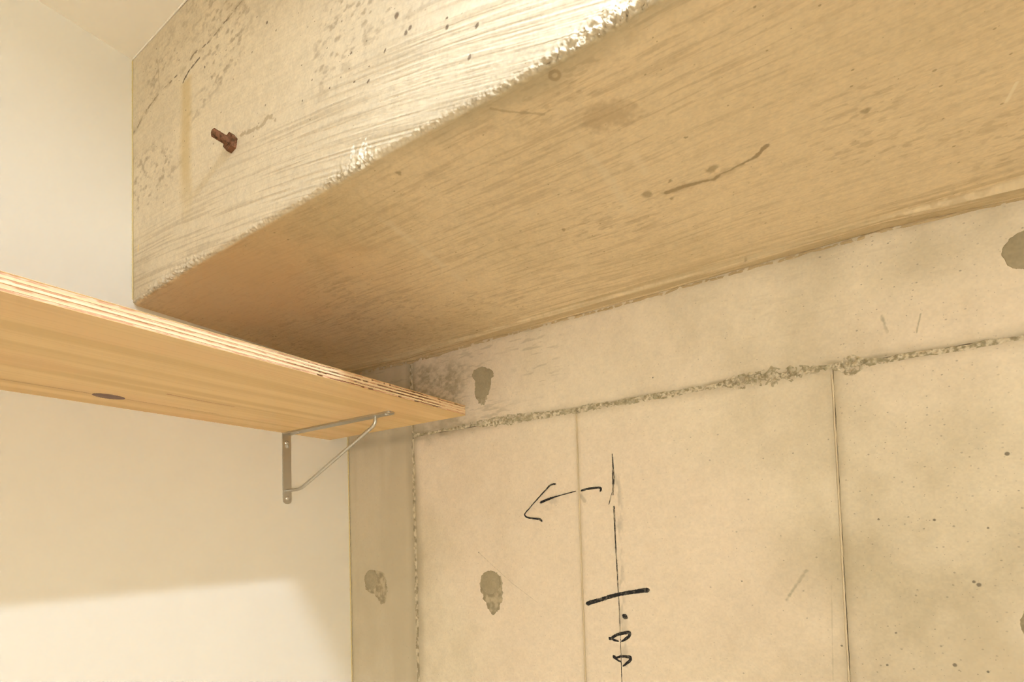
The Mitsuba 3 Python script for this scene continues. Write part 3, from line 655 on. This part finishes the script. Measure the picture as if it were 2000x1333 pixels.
obj('face_veneer', rbox(0.0002, SD + .0003, Y0, Y1, z, z + face, .0004), 'mat_veneer', SHELF, smooth=30)
# the knot: an inset dark oval in the underside
kn = trimesh.creation.cylinder(1.0, .0006, sections=48); kn.apply_scale((.0118, .0166, 1)); kn.apply_translation((0.0560, -0.4105, ZS))
kn.apply_transform(trimesh.transformations.rotation_matrix(0.0, (0, 0, 1)))
obj('knot', kn, 'mat_knot', SHELF, smooth=30, label='dark brown oval knot')

# ================================================================== shelf bracket
BR = thing('shelf_bracket', 'satin steel shelf bracket with a diagonal rod brace under the plywood shelf', 'bracket')
by, bw, bt = -.1330, .0155, .0024
def strap(length):
    """flat strap along +z from 0 to length, x = thickness, rounded far end"""
    a = m3.CrossSection([[(-bw / 2, 0), (bw / 2, 0), (bw / 2, length - .006), (-bw / 2, length - .006)]])
    e = m3.CrossSection.circle(.006, 32).translate((bw / 2 - .006, length - .006)) + m3.CrossSection.circle(.006, 32).translate((-bw / 2 + .006, length - .006))
    return (a + e).hull()
def extr(cs): return m3.Manifold.extrude(cs, bt)
def plate(cs, holes):
    for hx, hz, r in holes: cs = cs - m3.CrossSection.circle(r, 28).translate((hx, hz))
    return extr(cs)
# wall plate: local (u, w, t) -> (t, by + u, ZS - w)
def to_wall(m):
    return m.transform([[0, 0, 1, .0001], [1, 0, 0, by], [0, -1, 0, ZS - .0002]])
def to_arm(m):
    return m.transform([[0, 1, 0, .0001], [1, 0, 0, by], [0, 0, -1, ZS - .0002]])
wp = to_wall(plate(strap(.1205), [(0, .0222, .0036), (0, .0195, .0026)]))
ap = to_arm(plate(strap(.2540), []))
obj('wall_plate', tm(wp), 'mat_steel', BR, smooth=25, label='upright steel strap on the wall with a keyhole slot')
obj('shelf_arm', tm(ap), 'mat_steel', BR, smooth=25, label='steel strap along the shelf underside')
def arc(pa, pb, pc, r, n=8):
    """rounded corner at pb"""
    pa, pb, pc = map(np.array, (pa, pb, pc)); u = (pa - pb) / np.linalg.norm(pa - pb); v = (pc - pb) / np.linalg.norm(pc - pb)
    a, b = pb + u * r, pb + v * r; t = np.linspace(0, 1, n)[:, None]
    return (1 - t) ** 2 * a + 2 * t * (1 - t) * pb + t ** 2 * b
A, B, C, D = (.2183, by, ZS - bt - .0002), (.2183, by, 1.8955), (.0372, by, 1.8115), (.0022, by, 1.8115)
rp = np.vstack([[A], arc(A, B, C, .008), arc(B, C, D, .010), [D]])
obj('brace_rod', tube(rp, .0026, 18), 'mat_steel', BR, smooth=50, label='bent diagonal steel rod')
def screw(pos, axis):
    prof = [(0, .0022), (.0012, .0022), (.0024, .0017), (.0033, .0008), (.0036, 0), (.0036, -.0003), (0, -.0003)]
    m = lathe(prof[::-1], sections=24)
    m = m3.Manifold(m3.Mesh(np.array(m.vertices, np.float32), np.array(m.faces, np.uint32)))
    return m
def screw_mesh(pos, axis):
    dome = (m3.Manifold.sphere(.0046, 40).translate((0, 0, -.0024)) ^ m3.Manifold.cube((.02, .02, .01), True).translate((0, 0, .005)))
    slot = m3.Manifold.cube((.0044, .0009, .002), True).translate((0, 0, .0022)) + m3.Manifold.cube((.0009, .0044, .002), True).translate((0, 0, .0022))
    m = dome - slot
    m = m.rotate((0, 0, 25)) 
    if axis == 'x': m = m.rotate((0, 90, 0))
    if axis == '-z': m = m.rotate((180, 0, 0))
    return tm(m.translate(pos))
for pos, ax in (((bt + .0001, by - .0002, 1.8930), 'x'), ((bt + .0001, by + .0002, 1.7985), 'x'), ((.0345, by, ZS - bt - .0002), '-z'), ((.2435, by - .0008, ZS - bt - .0002), '-z')):
    obj('screw', screw_mesh(pos, ax), 'mat_screw', BR, smooth=30, label='small domed cross-head screw')

# ================================================================== lamps out of frame: spot placed by the shadows, globe added for fill light
LAMP = thing('ceiling_spot', 'small round spot lamp on the ceiling in front of the beam', 'lamp')
obj('housing', lathe([(0, 0), (.045, 0), (.045, .006), (.040, .009), (.0235, .009), (.0225, .004), (0, .004)], '-z', (SPOT[0], SPOT[1], H)), 'mat_lamp_body', LAMP, smooth=30)
dk = trimesh.creation.cylinder(SPOT_RAD, .0016, sections=40); dk.apply_translation((SPOT[0], SPOT[1], H - .0066))
obj('lens', dk, 'mat_lamp_body', LAMP)
scene[LAMP + '__lens']['emitter'] = {'type': 'area', 'radiance': {'type': 'rgb', 'value': SPOT_POWER.tolist()}}
GL = thing('added_fill_globe', 'added glowing fill globe on a slim stand, unseen behind the camera', 'lamp')  # unseen source added to fill the room with soft light
gs = trimesh.creation.icosphere(4, GLOBE_R); gs.apply_translation(GLOBE)
obj('fill_sphere', gs, 'mat_lamp_body', GL, smooth=True)
scene[GL + '__fill_sphere']['emitter'] = {'type': 'area', 'radiance': {'type': 'rgb', 'value': GLOBE_POWER.tolist()}}
obj('stand', lathe([(0, 0), (.16, 0), (.16, .012), (.02, .022), (.012, .03), (.012, GLOBE[2] - GLOBE_R + .01), (0, GLOBE[2] - GLOBE_R + .01)], 'z', (GLOBE[0], GLOBE[1], 0)), 'mat_lamp_body', GL, smooth=30)
